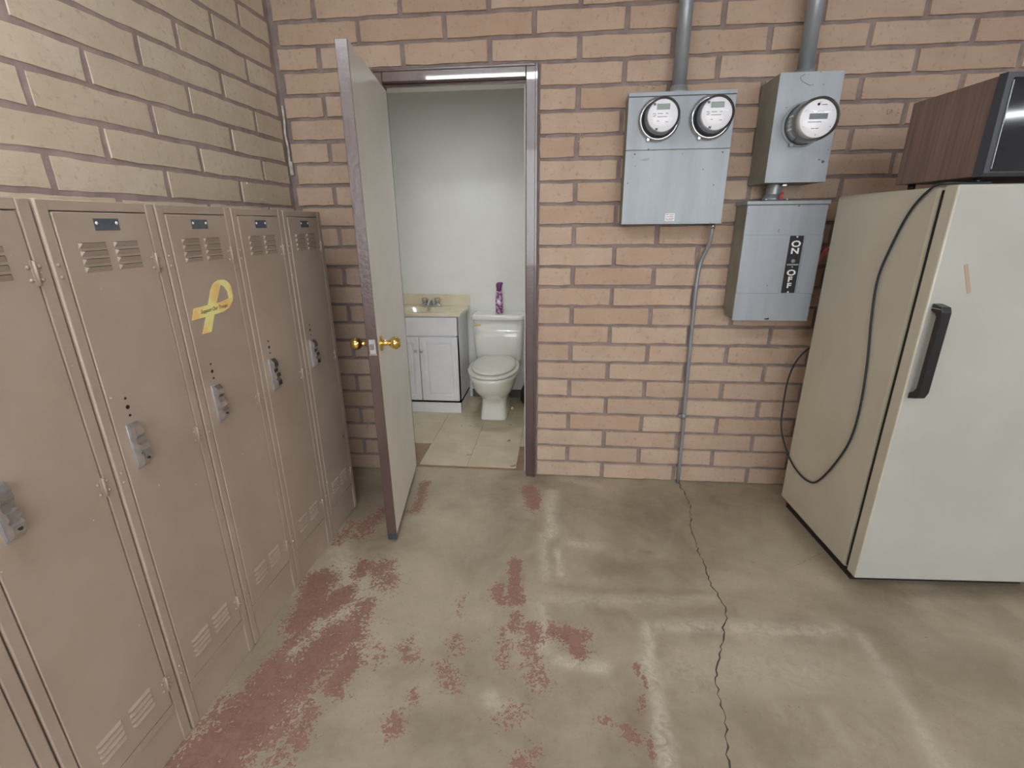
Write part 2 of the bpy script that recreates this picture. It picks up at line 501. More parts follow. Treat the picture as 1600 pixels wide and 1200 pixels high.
    base = mix(nt, base, s2l(212, 205, 188), pf)
    df = nt_mul(nt, sp.outputs[2], ramp(nt, fine2, 0.15, 0.6))
    base = mix(nt, base, s2l(118, 104, 84), nt_mul(nt, df, 0.7))
    # chips of maroon paint: mask beats broken noise
    nz = nt_math(nt, 'ADD', nt_mul(nt, fine, 1.5), nt_mul(nt, fine2, 1.0))
    thr = nt_math(nt, 'ADD', nt_mul(nt, sp.outputs[0], 0.62), nt_math(nt, 'SUBTRACT', nz, 1.53))
    pm = ramp(nt, thr, 0.0, 0.035)
    pcol = mix(nt, s2l(126, 80, 76), s2l(148, 106, 98), ramp(nt, fine2, 0.4, 0.62))
    edge = ramp(nt, thr, -0.05, 0.0)
    base = mix(nt, base, s2l(194, 188, 158), nt_mul(nt, edge, nt_mul(nt, sp.outputs[0], 0.7)))
    base = mix(nt, base, pcol, nt_mul(nt, pm, 0.84))
    nt.links.new(base, b.inputs['Base Color'])
    b.inputs['Roughness'].default_value = 0.5
    b.inputs['Specular IOR Level'].default_value = 0.3
    h = nt_math(nt, 'ADD', nt_mul(nt, pm, 0.5), nt_mul(nt, fine, 0.4))
    bump(nt, b, h, 0.12, 0.003)
    me.materials.append(mt)
    o = bpy.data.objects.new('floor', me)
    COL.objects.link(o)
    o['kind'] = 'structure'
    # the long crack, a jagged dark fissure with tapered width
    pts = [(1.879,-0.013),(1.879,-0.043),(1.881,-0.254),(1.828,-0.482),(1.825,-0.673),(1.821,-0.836),(1.836,-0.992),(1.768,-1.161),(1.705,-1.294),(1.691,-1.445),(1.659,-1.573),(1.64,-1.8),(1.60,-2.1)]
    rnd = random.Random(3)
    def crack(pts, w0, name, jit=0.007):
        P = []
        for a, c in zip(pts, pts[1:]):
            n = max(2, int(math.dist(a, c) / 0.018))
            for k in range(n):
                t = k / n
                P.append((a[0] + (c[0] - a[0]) * t + rnd.uniform(-jit, jit), a[1] + (c[1] - a[1]) * t + rnd.uniform(-.003, .003)))
        mb = MB().mat(M['crack'])
        prev = None
        for x, y in P:
            ww = w0 * rnd.uniform(0.35, 1.4)
            a = mb.bm.verts.new((x - ww, y, 0.0006)); c = mb.bm.verts.new((x + ww, y, 0.0006))
            if prev:
                mb.bm.faces.new((prev[0], prev[1], c, a))
            prev = (a, c)
        return mb.build(name, o)
    crack(pts, 0.0026, 'crack')
    crack([(2.37,-0.60),(2.28,-0.66),(2.22,-0.70),(2.1,-0.71),(2.02,-0.69)], 0.0008, 'crack', 0.004)
    return o
M['crack'] = surf('crack shadow gap', (0.075, 0.062, 0.05), rough=1.0)
floor = build_floor()

# ------------------------------------------------------------------ walls
def struct(o, kind='structure'):
    o['kind'] = kind
    return o

mb = B('mortar_back')
mb.box(XL - 0.15, DX0 + 0.01, REC, 0.15, 0, HC)
mb.box(DX1 - 0.01, XR, REC, 0.15, 0, HC)
mb.box(DX0 + 0.01, DX1 - 0.01, REC, 0.15, DT - 0.01, HC)
wall_back = struct(mb.build('wall_back'))
wall_left = struct(B('mortar_left').box(XL - 0.15, XL - REC, YB, REC, 0, HC).build('wall_left'))
wall_right = struct(B('plaster').box(XR, XR + 0.1, YB, 0.15, 0, HC).build('wall_right'))
wall_front = struct(B('plaster').box(XL - 0.15, XR, YB - 0.1, YB, 0, HC).build('wall_front'))
ceiling = struct(B('ceil').box(XL - 0.15, XR, YB - 0.1, 0.15, HC, HC + 0.1).build('ceiling'))

def block_mesh(w, seed):
    """one slump block: local x along the wall, z up, -y out of the wall"""
    h = C - 0.0095
    rnd = random.Random(seed)
    nx = max(3, int(round(w / 0.05)))
    xs = [0.0, 0.004] + [0.004 + (w - 0.008) * i / nx for i in range(1, nx)] + [w - 0.004, w]
    zs = [0.0, 0.003, h * .5, h - 0.005, h]
    V = []
    mb = MB()
    for k, z in enumerate(zs):
        row = []
        for i, x in enumerate(xs):
            eb = k in (0, len(zs) - 1)
            ev = i in (0, len(xs) - 1)
            if eb or ev:
                d = REC + 0.004
                zz = z + (rnd.uniform(-.0026, .0026) if eb else 0)
                xx = x + (rnd.uniform(-.0015, .0015) if ev else 0)
            elif k in (1, len(zs) - 2) or i in (1, len(xs) - 2):
                d = rnd.uniform(-.0008, .0010)
                zz = z + (rnd.uniform(-.0026, .0026) if k in (1, len(zs) - 2) else 0)
                xx = x + rnd.uniform(-.002, .002)
            else:
                d = rnd.uniform(-.0018, .0004); zz = z; xx = x
            if eb:   # slumped lip
                zz += 0
            row.append(mb.bm.verts.new((xx, d, zz)))
        V.append(row)
    for k in range(len(zs) - 1):
        for i in range(len(xs) - 1):
            f = mb.bm.faces.new((V[k][i], V[k][i + 1], V[k + 1][i + 1], V[k + 1][i]))
            f.smooth = 1 <= k < len(zs) - 2 and 1 <= i < len(xs) - 2
    ring = {V[k][i] for k in range(1, len(zs) - 1) for i in range(1, len(xs) - 1) if k in (1, len(zs) - 2) or i in (1, len(xs) - 2)}
    for e in mb.bm.edges:
        if e.verts[0] in ring and e.verts[1] in ring and any(not f.smooth for f in e.link_faces):
            e.smooth = False
    return mb.mesh('brick')

_bc = {}
def get_block(w, rnd, mt):
    w = round(w, 3)
    key = (w, rnd.randrange(5), mt)
    if key not in _bc:
        me = block_mesh(w, hash(key[:2]) & 0xffff)
        me.materials.append(M[mt])
        _bc[key] = me
    return _bc[key]

def lay(spans, rows, parent, mt, place, seed, x0off):
    """spans(row)-> list of (a,b) intervals; joints every L, offset by row parity"""
    rnd = random.Random(seed)
    for n in rows:
        off = x0off(n)
        for (a, b_) in spans(n):
            k = math.floor((a - off) / L)
            while off + k * L < b_:
                s0 = max(a, off + k * L); s1 = min(b_, off + (k + 1) * L)
                g0 = 0.0075 if s0 > a + 1e-6 else 0.006
                g1 = 0.0075 if s1 < b_ - 1e-6 else 0.006
                k += 1
                if s1 - s0 < 0.05:
                    continue
                wd = s1 - s0 - g0 - g1
                o = bpy.data.objects.new('brick', get_block(wd, rnd, mt))
                COL.objects.link(o)
                o.parent = parent
                place(o, s0 + g0, (n - 1) * C + 0.0048, rnd, wd)

def place_back(o, a, z, rnd, wd):
    o.location = (a, .003 + rnd.uniform(-.0018, .0018), z + rnd.uniform(-.0012, .0012))
    o.rotation_euler = (0, rnd.uniform(-.004, .004), 0)
def spans_back(n):
    if (n - 1) * C < DT - 0.01:
        return [(XL + (0.02 if n % 2 else 0.004), DX0), (DX1, 3.69)]
    return [(XL + (0.02 if n % 2 else 0.004), 3.69)]
lay(spans_back, range(1, 28), wall_back, 'brick_back', place_back, 11, lambda n: 0.0 if n % 2 == 0 else L / 2)

def place_left(o, a, z, rnd, wd):
    # runs along y from the corner towards the camera; the face looks to +x
    o.location = (XL - .0095 + rnd.uniform(-.0015, .0015), a, z + rnd.uniform(-.0012, .0012))
    o.rotation_euler = (0, 0, PI / 2)
lay(lambda n: [(-2.7, -0.004)], range(1, 28), wall_left, 'brick_left', place_left, 23, lambda n: -0.43 if n % 2 == 0 else -0.235)

# white caulk run in the corner and paint spots
mb = B('caulk')
pts = [(XL + .004, -0.008, 1.99), (XL + .006, -0.01, 1.93), (XL + .002, -0.012, 1.86), (XL + .006, -0.01, 1.80), (XL + .004, -0.012, 1.74), (XL + .006, -0.012, 1.68)]
mb.tube(pts, 0.006, 6)
mb.box(XL - .002, XL + .016, -0.014, -0.006, 1.675, 1.74, .003)
mb.build('caulk_smear', wall_back)
mb = B('caulk')
for (x, z, w_, h_) in [(0.02, 0, 0, 0)]:
    pass
rnd = random.Random(5)
for (cx, cz, sx, sz, n) in [(1.25, 1.80, .012, .035, 9), (1.085, 1.885, .0015, .02, 2), (1.085, 1.82, .0015, .02, 2), (1.055, 1.035, .0015, .02, 2), (2.62, 1.885, .03, .012, 8), (1.09, 0.15, .05, .02, 0), (1.535, 2.02, .04, .012, 10)]:
    for k in range(n):
        x = cx + rnd.uniform(-sx, sx); z = cz + rnd.uniform(-sz, sz); r = rnd.uniform(.002, .0045)
        mb.lathe([(0, r), (.0015, r * .6)], (x, -0.0035, z), (0, -1, 0), 6)
mb.build('paint_spots', wall_back)['kind'] = 'stuff'

# ------------------------------------------------------------------ bathroom shell
BY = 1.34; BX0 = -0.55; BX1 = 1.18; BZ = 2.44
struct(B('plaster').box(BX0, BX1, BY, BY + 0.1, 0, BZ).build('wall_bathroom_rear'))
struct(B('plaster').box(BX0 - 0.1, BX0, 0.15, BY + 0.1, 0, BZ).build('wall_bathroom_left'))
struct(B('plaster').box(BX1, BX1 + 0.1, 0.15, BY + 0.1, 0, BZ).build('wall_bathroom_right'))
mb = B('plaster')
mb.box(BX0, 0.262, 0.151, 0.165, 0, BZ); mb.box(0.978, BX1, 0.151, 0.165, 0, BZ); mb.box(0.262, 0.978, 0.151, 0.165, 2.068, BZ)
mb.box(.24, .262, .0505, .151, 0, FZ); mb.box(FX1 - .012, 1.036, .0505, .151, 0, FZ); mb.box(.24, 1.036, .0505, .151, FZ - .004, 2.12)
struct(mb.build('wall_bathroom_front'))
struct(B('ceil').box(BX0 - .1, BX1 + .1, 0.15, BY + .1, BZ, BZ + .1).build('ceiling_bathroom'))
fb = struct(B('tile_under').box(BX0, BX1, 0.05, BY, -0.05, 0.001).build('floor_bathroom'))
rnd = random.Random(9)
T = 0.305
tm = {}
for r in range(5):
    for c in range(-3, 3):
        x0 = 0.312 + c * T; y0 = 0.075 + r * T
        if r == 0 and c not in (0, 1): continue
        x1 = min(x0 + T, BX1); y1 = min(y0 + T, BY)
        xx0 = max(x0, BX0)
        if x1 - xx0 < .03 or y1 - y0 < .03: continue
        key = (round(x1 - xx0, 3), round(y1 - y0, 3))
        if key not in tm:
            tm[key] = B('tile').box(0, key[0] - .0018, 0, key[1] - .0018, 0, 0.0035, .0006, 1).mesh('floor_tile')
        o = bpy.data.objects.new('floor_tile', tm[key]); COL.objects.link(o); o.parent = fb
        o.location = (xx0, y0, 0.0008 + rnd.uniform(0, .0003))
mb = B('drain'); mb.box(0.43, BX1 - .002, BY - 0.012, BY - .001, 0.005, 0.075, .002)
struct(mb.build('baseboard_bathroom'))

# ------------------------------------------------------------------ door frame and leaf
mb = B('brown')
# right jamb, head, left jamb: face band with a returned outer lip, rabbet and stop
mb.box(FX1, DX1 - .004, -0.012, 0.05, 0, 2.122, .003)
mb.box(DX1 - .014, DX1 - .001, -0.018, 0.0, 0, 2.126, .002)
mb.box(DX0 + .004, FX0, -0.012, 0.05, 0, 2.122, .003)
mb.box(DX0 + .001, DX0 + .014, -0.018, 0.0, 0, 2.126, .002)
mb.box(FX0, FX1, -0.012, 0.05, FZ, 2.122, .003)
mb.box(DX0 + .014, DX1 - .014, -0.018, 0.0, 2.114, 2.126, .002)
mb.box(FX1 - .006, FX1, 0.03, 0.05, 0, FZ, .002)
mb.box(FX0, FX1, 0.03, 0.05, FZ - .012, FZ, .002)
frame = struct(mb.build('trim_1'))
frame['label'] = 'glossy dark brown steel frame around the bathroom doorway'
B('steel').box(FX1 - .0012, FX1, -0.004, 0.022, 0.90, 0.97, .001).build('strike_plate', frame)

door = thing('door_1', 'open flush door, cream inside and brown on its edge, with brass knobs', 'door')
door['kind'] = 'structure'
del door['category']
hx, hy = 0.322, -0.012
fx, fy = 0.425, -0.688      # free corner of the cream face
ang = math.atan2(fy - hy, fx - hx)
WL = math.hypot(fx - hx, fy - hy)
door.location = (hx, hy, 0)
door.rotation_euler = (0, 0, ang)
# local: x along the leaf, cream face at y=0 looking +y (towards the doorway), thickness towards -y
TH = 0.044; Z0, Z1 = 0.042, 2.035
leaf = MB().mat(M['doorwhite'])
leaf.box(0, WL, -TH, 0, Z0, Z1, .0015, 1)
leaf.mats.append(M['brown'])
for f in leaf.bm.faces:
    c = f.calc_center_median()
    if not (c.y > -.0005 and c.x < WL - .001):
        f.material_index = 1
leaf_o = leaf.build('leaf', door)
for side, nm in ((1, 'knob'), (-1, 'knob')):
    y0 = 0 if side > 0 else -TH
    mb = B('brass')
    mb.lathe([(0, .034), (.004, .034), (.007, .030), (.009, .014), (.024, .011), (.034, .012), (.042, .020), (.052, .0265), (.064, .028), (.072, .024), (.076, .020), (.080, .018), (.0815, .008), (.0818, .001)], (WL - 0.062, y0, 0.955), (0, side, 0), 28)
    mb.build('knob', door)
mb = B('steel')
mb.box(WL, WL + .0015, -TH + .009, -.009, 0.925, 0.985, .0005)
mb.mat(M['chrome']).prism([(WL + .001, -.030), (WL + .010, -.030), (WL + .002, -.016)], 'z', .943, .967)
mb.box(WL, WL + .001, -TH + .006, -.006, .918, .925)
mb.build('latch_plate', door)
mb = B('greytrim').box(WL - .02, WL + .004, -TH + .002, -.002, 0.018, Z0 + .012, .002)
mb.build('bottom_guard', door)
for z in (0.25, 1.05, 1.85):
    B('brown').cyl((-.004, -TH - .004, z - .045), (-.004, -TH - .004, z + .045), .006, n=12).build('hinge', door)

# ------------------------------------------------------------------ lockers
LW = 0.30393; LX = 0.104; LY0 = -0.394; LH = 1.488
GAP = .0018
def make_locker(label):
    # local: y along the row (0..LW), front face at x=0 looking +x
    t = thing('locker', label, 'locker', group='tan steel lockers along the brick wall')
    mb = B('locker')
    W0, W1 = GAP, LW - GAP
    D = -0.312
    dy0, dy1, dz0, dz1 = 0.030, LW - 0.034, 0.150, 1.463
    mb.box(D, -.018, W0, W0 + .012, 0.0, LH, 0)                    # side
    mb.box(D, -.018, W1 - .012, W1, 0.0, LH, 0)
    mb.box(D, D + .01, W0, W1, 0, LH)
    mb.box(D, -.002, W0, W1, LH - .012, LH, .002)                   # top
    mb.box(-.022, 0, W0, dy0 - .0015, 0, LH, .0035)                  # stiles
    mb.box(-.022, 0, dy1 + .0032, W1, 0, LH, .0035)
    mb.box(-.020, -.0006, dy0 - .004, dy1 + .004, dz1 + .002, LH - .001, .0015)   # header
    mb.box(-.022, -.003, dy0 - .004, dy1 + .004, 0.0, dz0 - .030, .002)   # bottom panel
    mb.box(-.020, 0.0005, dy0 - .002, dy1 + .002, dz0 - .028, dz0 - .003, .0015)
    for z in (1.342, .845, .222):                                   # rivets on the left stile
        for dz in (.013, -.013):
            mb.dome((0, .0135, z + dz), (1, 0, 0), .0042, .003)
            mb.dome((0, dy1 + .011, z + dz), (1, 0, 0), .0042, .003)
    mb.build('body', t)
    B('dark').box(-.10, -.024, W0 + .014, W1 - .014, .03, LH - .02).build('interior', t)
    # door with chamfered edge
    mb = B('locker')
    mb.box(-.016, 0.001, dy0, dy1, dz0, dz1, .002)
    for z in (1.342, .845, .222):
        for dz in (.013, -.013):
            mb.dome((.001, dy1 - .0125, z + dz), (1, 0, 0), .0042, .003)
    yl = 0.073
    mb.mat(M['dark'])
    for z in (1.030, 1.007, 0.985):
        r = .0055 if z == 1.007 else .0035
        mb.cyl((.0005, yl + .004, z), (.0014, yl + .004, z), r, n=10)
    d = mb.build('door', t)
    # louvers: pressed-out hoods, dark slot on top
    for (zz, n) in ((1.398, 4), (0.268, 4)):
        lm = None
        for k in range(n):
            for (a, c) in ((0.069, 0.138), (0.157, 0.226)):
                if lm is None:
                    q = MB().mat(M['locker'])
                    w_ = .068; e = .006
                    vs = [(0.001, 0, 0), (0.001, w_, 0), (.0062, w_ - e, -.001), (.0062, e, -.001), (.001, 0, -.0125), (.001, w_, -.0125)]
                    if zz < 1:
                        vs = [(x_, y_, -.008 - z_ * .6) for x_, y_, z_ in vs]
                    v = [q.bm.verts.new(p) for p in vs]
                    for idx in ((3, 2, 5, 4), (0, 3, 4), (1, 5, 2)):
                        q._tag([q.bm.faces.new([v[i] for i in idx])])
                    q.mat(M['slot'] if zz > 1 else M['locker'])
                    q._tag([q.bm.faces.new([v[i] for i in (0, 1, 2, 3)])])
                    lm = q.mesh('louver')
                o = bpy.data.objects.new('louver', lm); COL.objects.link(o); o.parent = d
                o.location = (0, a, zz - k * .0175)
    # number plate
    mb = B('tag').box(.001, .0022, LW / 2 - .033, LW / 2 + .033, 1.424, 1.450, .0005, 1)
    mb.mat(M['white'])
    mb.dome((.002, LW / 2 - .026, 1.440), (1, 0, 0), .0042, .002); mb.dome((.002, LW / 2 + .026, 1.440), (1, 0, 0), .0042, .002)
    mb.build('number_plate', d)
    # lift latch
    la = B('steel').box(.001, .003, yl - .016, yl + .016, .842, .966, .0008, 1).build('latch', t)
    prof = [(.002, .962), (.010, .964), (.020, .952), (.0215, .936), (.016, .926), (.016, .914), (.023, .910), (.0245, .896), (.018, .888), (.0255, .882), (.0245, .864), (.0135, .850), (.002, .848)]
    mb = B('chrome')
    A = [mb.bm.verts.new((p[0], yl - .012, p[1])) for p in prof]
    Bv = [mb.bm.verts.new((p[0], yl + .012, p[1])) for p in prof]
    n = len(prof)
    for i in range(n):
        mb.bm.faces.new((A[i], A[(i + 1) % n], Bv[(i + 1) % n], Bv[i]))
    mb.bm.faces.new(A[::-1]); mb.bm.faces.new(Bv)
    o = mb.build('lift_handle', la)
    B('dark').cyl((.0243, yl, .872), (.0262, yl, .873), .0042, n=12).build('keyhole', la)
    for z in (1.342, .845, .222):
        mb = B('locker').cyl((.0015, dy1 + .0015, z - .024), (.0015, dy1 + .0015, z + .024), .0032, n=10)
        mb.box(-.001, .0018, dy1 - .006, dy1 + .007, z - .026, z + .026, .0006, 1)
        mb.build('hinge', t)
    return t

labels = ['tan steel locker standing nearest the corner beside the open door',
          'tan steel locker next to the one at the corner end of the row',
          'tan steel locker with a yellow ribbon magnet stuck on its door',
          'tan steel locker just left of the one with the yellow ribbon, two holes above latch',
          'tan steel locker cut by the left edge with its latch at the picture border',
          'tan steel locker sliver in the bottom left corner of the picture']
lk0 = None
for i in range(6):
    if i == 0:
        lk0 = make_locker(labels[0]); o = lk0
    else:
        o = copy_tree(lk0); o['label'] = labels[i]
    o.location = (LX - (0.0 if i < 4 else .004), LY0 - LW * (i + 1), 0)

# yellow ribbon magnet on the third door (face at x = LX+.001)
rib = thing('ribbon_magnet', 'yellow awareness ribbon magnet with printed slogan on a tan locker door', 'magnet')
XF = LX + .0011
def flat(polys, x0, x1, name):
    mb = B('ribbon')
    for p in polys:
        mb.prism(p, 'x', x0, x1)
    return mb.build(name, rib)
flat([[(-1.235, 1.125), (-1.217, 1.155), (-1.187, 1.206), (-1.163, 1.249), (-1.147, 1.264), (-1.128, 1.271), (-1.112, 1.2715), (-1.115, 1.258), (-1.145, 1.213), (-1.170, 1.171), (-1.197, 1.124)]], XF, XF + .0008, 'rear_band')
flat([[(-1.128, 1.271), (-1.112, 1.2715), (-1.096, 1.270), (-1.085, 1.265), (-1.076, 1.257), (-1.071, 1.249), (-1.069, 1.236), (-1.069, 1.224), (-1.072, 1.208), (-1.090, 1.209), (-1.090, 1.217), (-1.091, 1.233), (-1.102, 1.249), (-1.116, 1.258)]], XF, XF + .0012, 'loop_band')
flat([[(-1.248, 1.204), (-1.188, 1.205), (-1.145, 1.205), (-1.114, 1.207), (-1.090, 1.211), (-1.070, 1.218), (-1.072, 1.207), (-1.080, 1.196), (-1.097, 1.183), (-1.124, 1.175), (-1.154, 1.173), (-1.206, 1.172), (-1.264, 1.172)]], XF + .0004, XF + .0018, 'front_band')
text_mesh('Support Our Troops', .0165, 'black', 'slogan', rib, (XF + .002, -1.165, 1.189), (0, 1, 0.02), (0, 0, 1), .0002, 0.0, sx=0.86, shear=0.4)

# small patches and a bare chip on locker doors
tag(B('tag').lathe([(0, .009), (.0008, .008)], (LX + .0012, -.452, .43), (1, 0, 0), 10).build('sticker_remnant'), 'small pale grey sticker scrap low on the corner locker', 'sticker')

# ------------------------------------------------------------------ double meter box
mb1 = thing('meter_box', 'wide grey steel electrical box carrying two round meters', 'electrical box', (1.68, 0, 1.425))
def W2L(o, x, y, z):
    return (x - o.location.x, y - o.location.y, z - o.location.z)
def wm(o):
    a = Matrix.Translation(o.location) @ Matrix.Rotation(o.rotation_euler.z, 4, 'Z')
    return (wm(o.parent) @ o.matrix_parent_inverse @ a) if o.parent else a
def rel(mb, o, name):
    ob = mb.build(name, o)
    ob.matrix_parent_inverse = wm(o).inverted()
    return ob
x0, x1, zb, zt, yf = 1.449, 1.902, 1.425, 1.966, -.118
mb = B('galv_olive')
mb.box(x0, x1, yf + .004, -0.002, zb, zt, .003)
rel(mb, mb1, 'enclosure')
rel(B('galv').box(x0 - .001, x1 + .001, yf, yf + .006, zb, 1.738, .001).box(x0 - .002, x1 + .002, yf - .003, yf + .004, zb - .002, zb + .005, .001), mb1, 'lower_cover')
rel(B('galv').box(x0 - .001, x1 + .001, yf, yf + .006, 1.741, zt - .016, .001), mb1, 'upper_cover')
rel(B('galv').box(x0 - .002, x1 + .002, yf - .006, -.002, zt - .014, zt + .002, .001), mb1, 'top_flange')
mb = B('dark')
for (x, z) in ((x0 + .04, 1.724), (x1 - .03, 1.724)):
    rel(B('dark').cyl((x, yf - .001, z), (x, yf + .001, z), .003, n=8), mb1, 'screw')
mb = B('white').box(1.647, 1.690, yf - .0012, yf + .001, 1.436, 1.470)
rel(mb, mb1, 'sticker')
mb = B('print')
for k, (a, z, w_) in enumerate([(1.650, 1.463, .012), (1.666, 1.462, .02), (1.652, 1.454, .014), (1.668, 1.454, .016), (1.664, 1.446, .022), (1.650, 1.445, .010), (1.652, 1.440, .03)]):
    mb.box(a, a + w_, yf - .0016, yf - .001, z, z + .0022)
rel(mb, mb1, 'sticker_print')
text_mesh('1 WEST', .013, 'print', 'marking', None, (1.535, yf - .0006, 1.700), (1, 0, 0.05), (0, 0, 1), .0001)
bpy.data.objects['marking'].parent = mb1; bpy.data.objects['marking'].matrix_parent_inverse = Matrix.Translation(-Vector(mb1.location))

def meter(label, cx, cz, yb, depth, ring_r, style):
    t = thing('electric_meter', label, 'meter', (cx, yb, cz), group=None)
    # local: y=0 at the socket face, outwards is -y
    rd = ring_r * (.93 if style == 'tall' else .82)
    mb = B('chrome' if style != 'tall' else 'galv')
    mb.lathe([(0, ring_r), (.004, ring_r), (.006, ring_r - .006), (.004, ring_r - .012)] if style == 'tall' else [(0, ring_r), (.006, ring_r + .001), (.014, ring_r), (.020, ring_r - .006), (.021, ring_r - .014), (.012, ring_r - .018), (.009, rd * .88)], (0, 0, 0), (0, -1, 0), 40)
    mb.box(-ring_r * .55, -ring_r * .4, -.018, -.004, -ring_r * .98, -ring_r * .82, .002)
    mb.build('sealing_ring', t)
    if style == 'tall':
        mb = B('galv_olive').lathe([(.002, rd * .95), (depth * .55, rd * .93), (depth * .56, rd * .80)], (0, 0, 0), (0, -1, 0), 36)
        mb.mat(M['white'])
        for k in range(4):
            mb.box(-rd * .96, -rd * .9, -depth * .5, -depth * .3, -.03 + k * .016, -.024 + k * .016)
    else:
        mb = B('galv').lathe([(.002, rd * .93), (depth * .7, rd * .90), (depth * .71, rd * .84)], (0, 0, 0), (0, -1, 0), 36)
    mb.build('housing', t)
    yd = -(depth - .014)
    dl = B('dial').lathe([(depth * .5, rd * .83), (depth - .014, rd * .85), (depth - .013, rd * .84)], (0, 0, 0), (0, -1, 0), 36).build('dial_plate', t)
    mb = B('lcd' if style != 'tall' else 'lcd_dark')
    if style == 'tall':
        mb.box(-.034, .034, yd - .0025, yd, -.002, .018, .001)
    else:
        mb.box(-.027, .027, yd - .0025, yd, .022, .044, .001)
    mb.build('display', dl)
    mb = B('print')
    if style == 'tall':
        mb.lathe([(0, .005), (.001, .005)], (-.006, yd, .050), (0, -1, 0), 14)
        for (a, z, w_) in [(.006, .047, .02), (-.028, .024, .007), (-.006, .0225, .026), (-.036, -.013, .05), (-.02, -.036, .012), (-.004, -.036, .01)]:
            mb.box(a, a + w_, yd - .0016, yd, z, z + .0024)
        for k in range(6):
            a_ = k * 1.05 + .5
            mb.cyl((math.cos(a_) * rd * .72, yd - .001, math.sin(a_) * rd * .72), (math.cos(a_) * rd * .72, yd, math.sin(a_) * rd * .72), .002, n=8)
    else:
        for (a, z, w_) in [(-.022, .006, .022), (.012, .006, .010), (-.022, -.006, .040), (-.024, -.022, .01), (.012, -.026, .012), (-.042, -.004, .010), (-.042, .006, .012), (-.036, .000, .008)]:
            mb.box(a, a + w_, yd - .0016, yd, z, z + .002)
        for (a_, l_) in ((2.3, .014), (-2.0, .014)):
            mb.box(math.cos(a_) * rd * .78 - .004, math.cos(a_) * rd * .78 + .006, yd - .003, yd, math.sin(a_) * rd * .78 - .004, math.sin(a_) * rd * .78 + .004)
    mb.build('dial_print', dl)
    gb = B('glass')
    n = 40
    prof = [(.018, rd), (depth * .8, rd * .985), (depth - .004, rd * .95), (depth + .002, rd * .86), (depth + .006, rd * .55), (depth + .007, .002)]
    gb.lathe(prof, (0, 0, 0), (0, -1, 0), n)
    gb.build('glass_cover', t)
    return t
meter('round electric meter under clear glass at the box end nearer the door frame', 1.583, 1.860, yf - .0005, .105, .089, 'short')
meter('round electric meter on the wide grey box, nearer the tall single meter box', 1.803, 1.861, yf - .0005, .105, .089, 'short')

# ------------------------------------------------------------------ tall meter box
yf2 = -.2
mb2 = thing('meter_box', 'tall narrow grey steel box with one deep round meter, above the switch box', 'electrical box', (2.16, 0, 1.59))
mb = B('galv_olive').box(2.040, 2.287, yf2 + .003, -.002, 1.589, 2.003, .002)
rel(mb, mb2, 'enclosure')
rel(B('galv').box(2.039, 2.288, yf2, yf2 + .004, 1.589, 2.004, .001), mb2, 'cover')
mb = B('print').tube([(2.135, yf2 - .0004, 1.995), (2.120, yf2 - .0004, 1.985), (2.126, yf2 - .0004, 1.972), (2.145, yf2 - .0004, 1.962), (2.160, yf2 - .0004, 1.955), (2.175, yf2 - .0004, 1.957)], .0009, 5)
rel(mb, mb2, 'drip_mark')
meter('deep round electric meter projecting from the tall narrow grey box', 2.160, 1.812, yf2 - .0005, .135, .086, 'tall')

# ------------------------------------------------------------------ switch box
yf3 = -.15
sb = thing('switch_box', 'grey disconnect box with a black ON OFF plate beside the refrigerator', 'switch box', (2.17, 0, .977))
mb = B('galv_olive').prism([(2.000, 1.514), (2.000, 1.02), (2.012, .978), (2.345, .978), (2.345, 1.514)], 'y', yf3 + .006, -.002)
rel(mb, sb, 'enclosure')
mb = B('galv').box(2.000, 2.346, yf3, yf3 + .008, .976, 1.500, .002)
mb.box(2.000, 2.208 - .014, yf3 - .003, yf3 + .001, 1.108, 1.372, .001, 1)
mb.box(2.262 + .008, 2.346, yf3 - .003, yf3 + .001, 1.108, 1.372, .001, 1)
rel(mb, sb, 'cover')
rel(B('galv').box(1.994, 2.350, yf3 - .008, -.002, 1.502, 1.518, .002), sb, 'rain_hood')
pl = rel(B('label_black').box(2.205, 2.264, yf3 - .003, yf3 + .001, 1.110, 1.368, .001), sb, 'on_off_plate')
def txt(t, size, mt, name, par, org, **kw):
    o = text_mesh(t, size, mt, name, None, org, (1, 0, 0), (0, 0, 1), **kw)
    o.parent = par
    o.matrix_parent_inverse = wm(par).inverted()
    return o
for ch, z, h_ in (('O', 1.3325, .028), ('N', 1.3015, .026), ('O', 1.2038, .0268), ('F', 1.1735, .0235), ('F', 1.1450, .0235)):
    txt(ch, h_ / .73, 'white', 'letter', pl, (2.2345, yf3 - .0036, z), sx=1.35, bold=.0010)
rel(B('galv').lathe([(0, .009), (.0012, .009)], (2.2345, yf3 - .003, 1.256), (0, -1, 0), 16), pl, 'emblem')
rel(B('galv').box(2.209, 2.260, yf3 - .0042, yf3 - .003, 1.237, 1.243), pl, 'emblem_bar')
for tri in ([(2.229, 1.366), (2.240, 1.366), (2.2345, 1.358)], [(2.229, 1.112), (2.240, 1.112), (2.2345, 1.120)], [(2.232, 1.232), (2.237, 1.232), (2.2345, 1.225)]):
    rel(B('white').prism(tri, 'y', yf3 - .0042, yf3 - .003), pl, 'pointer_mark')
mb = B('steel').box(2.345, 2.362, -.115, -.055, 1.13, 1.27, .004)
rel(mb, sb, 'handle_hub')
mb = B('red_dull').box(2.350, 2.372, -.098, -.070, 1.225, 1.325, .005, rot=Matrix.Rotation(math.radians(28), 3, 'Y'), piv=(2.36, -.085, 1.23))
rel(mb, sb, 'switch_handle')
rel(B('dark').box(2.15, 2.17, yf3 - .001, yf3 + .001, .983, .988), sb, 'latch_slot')

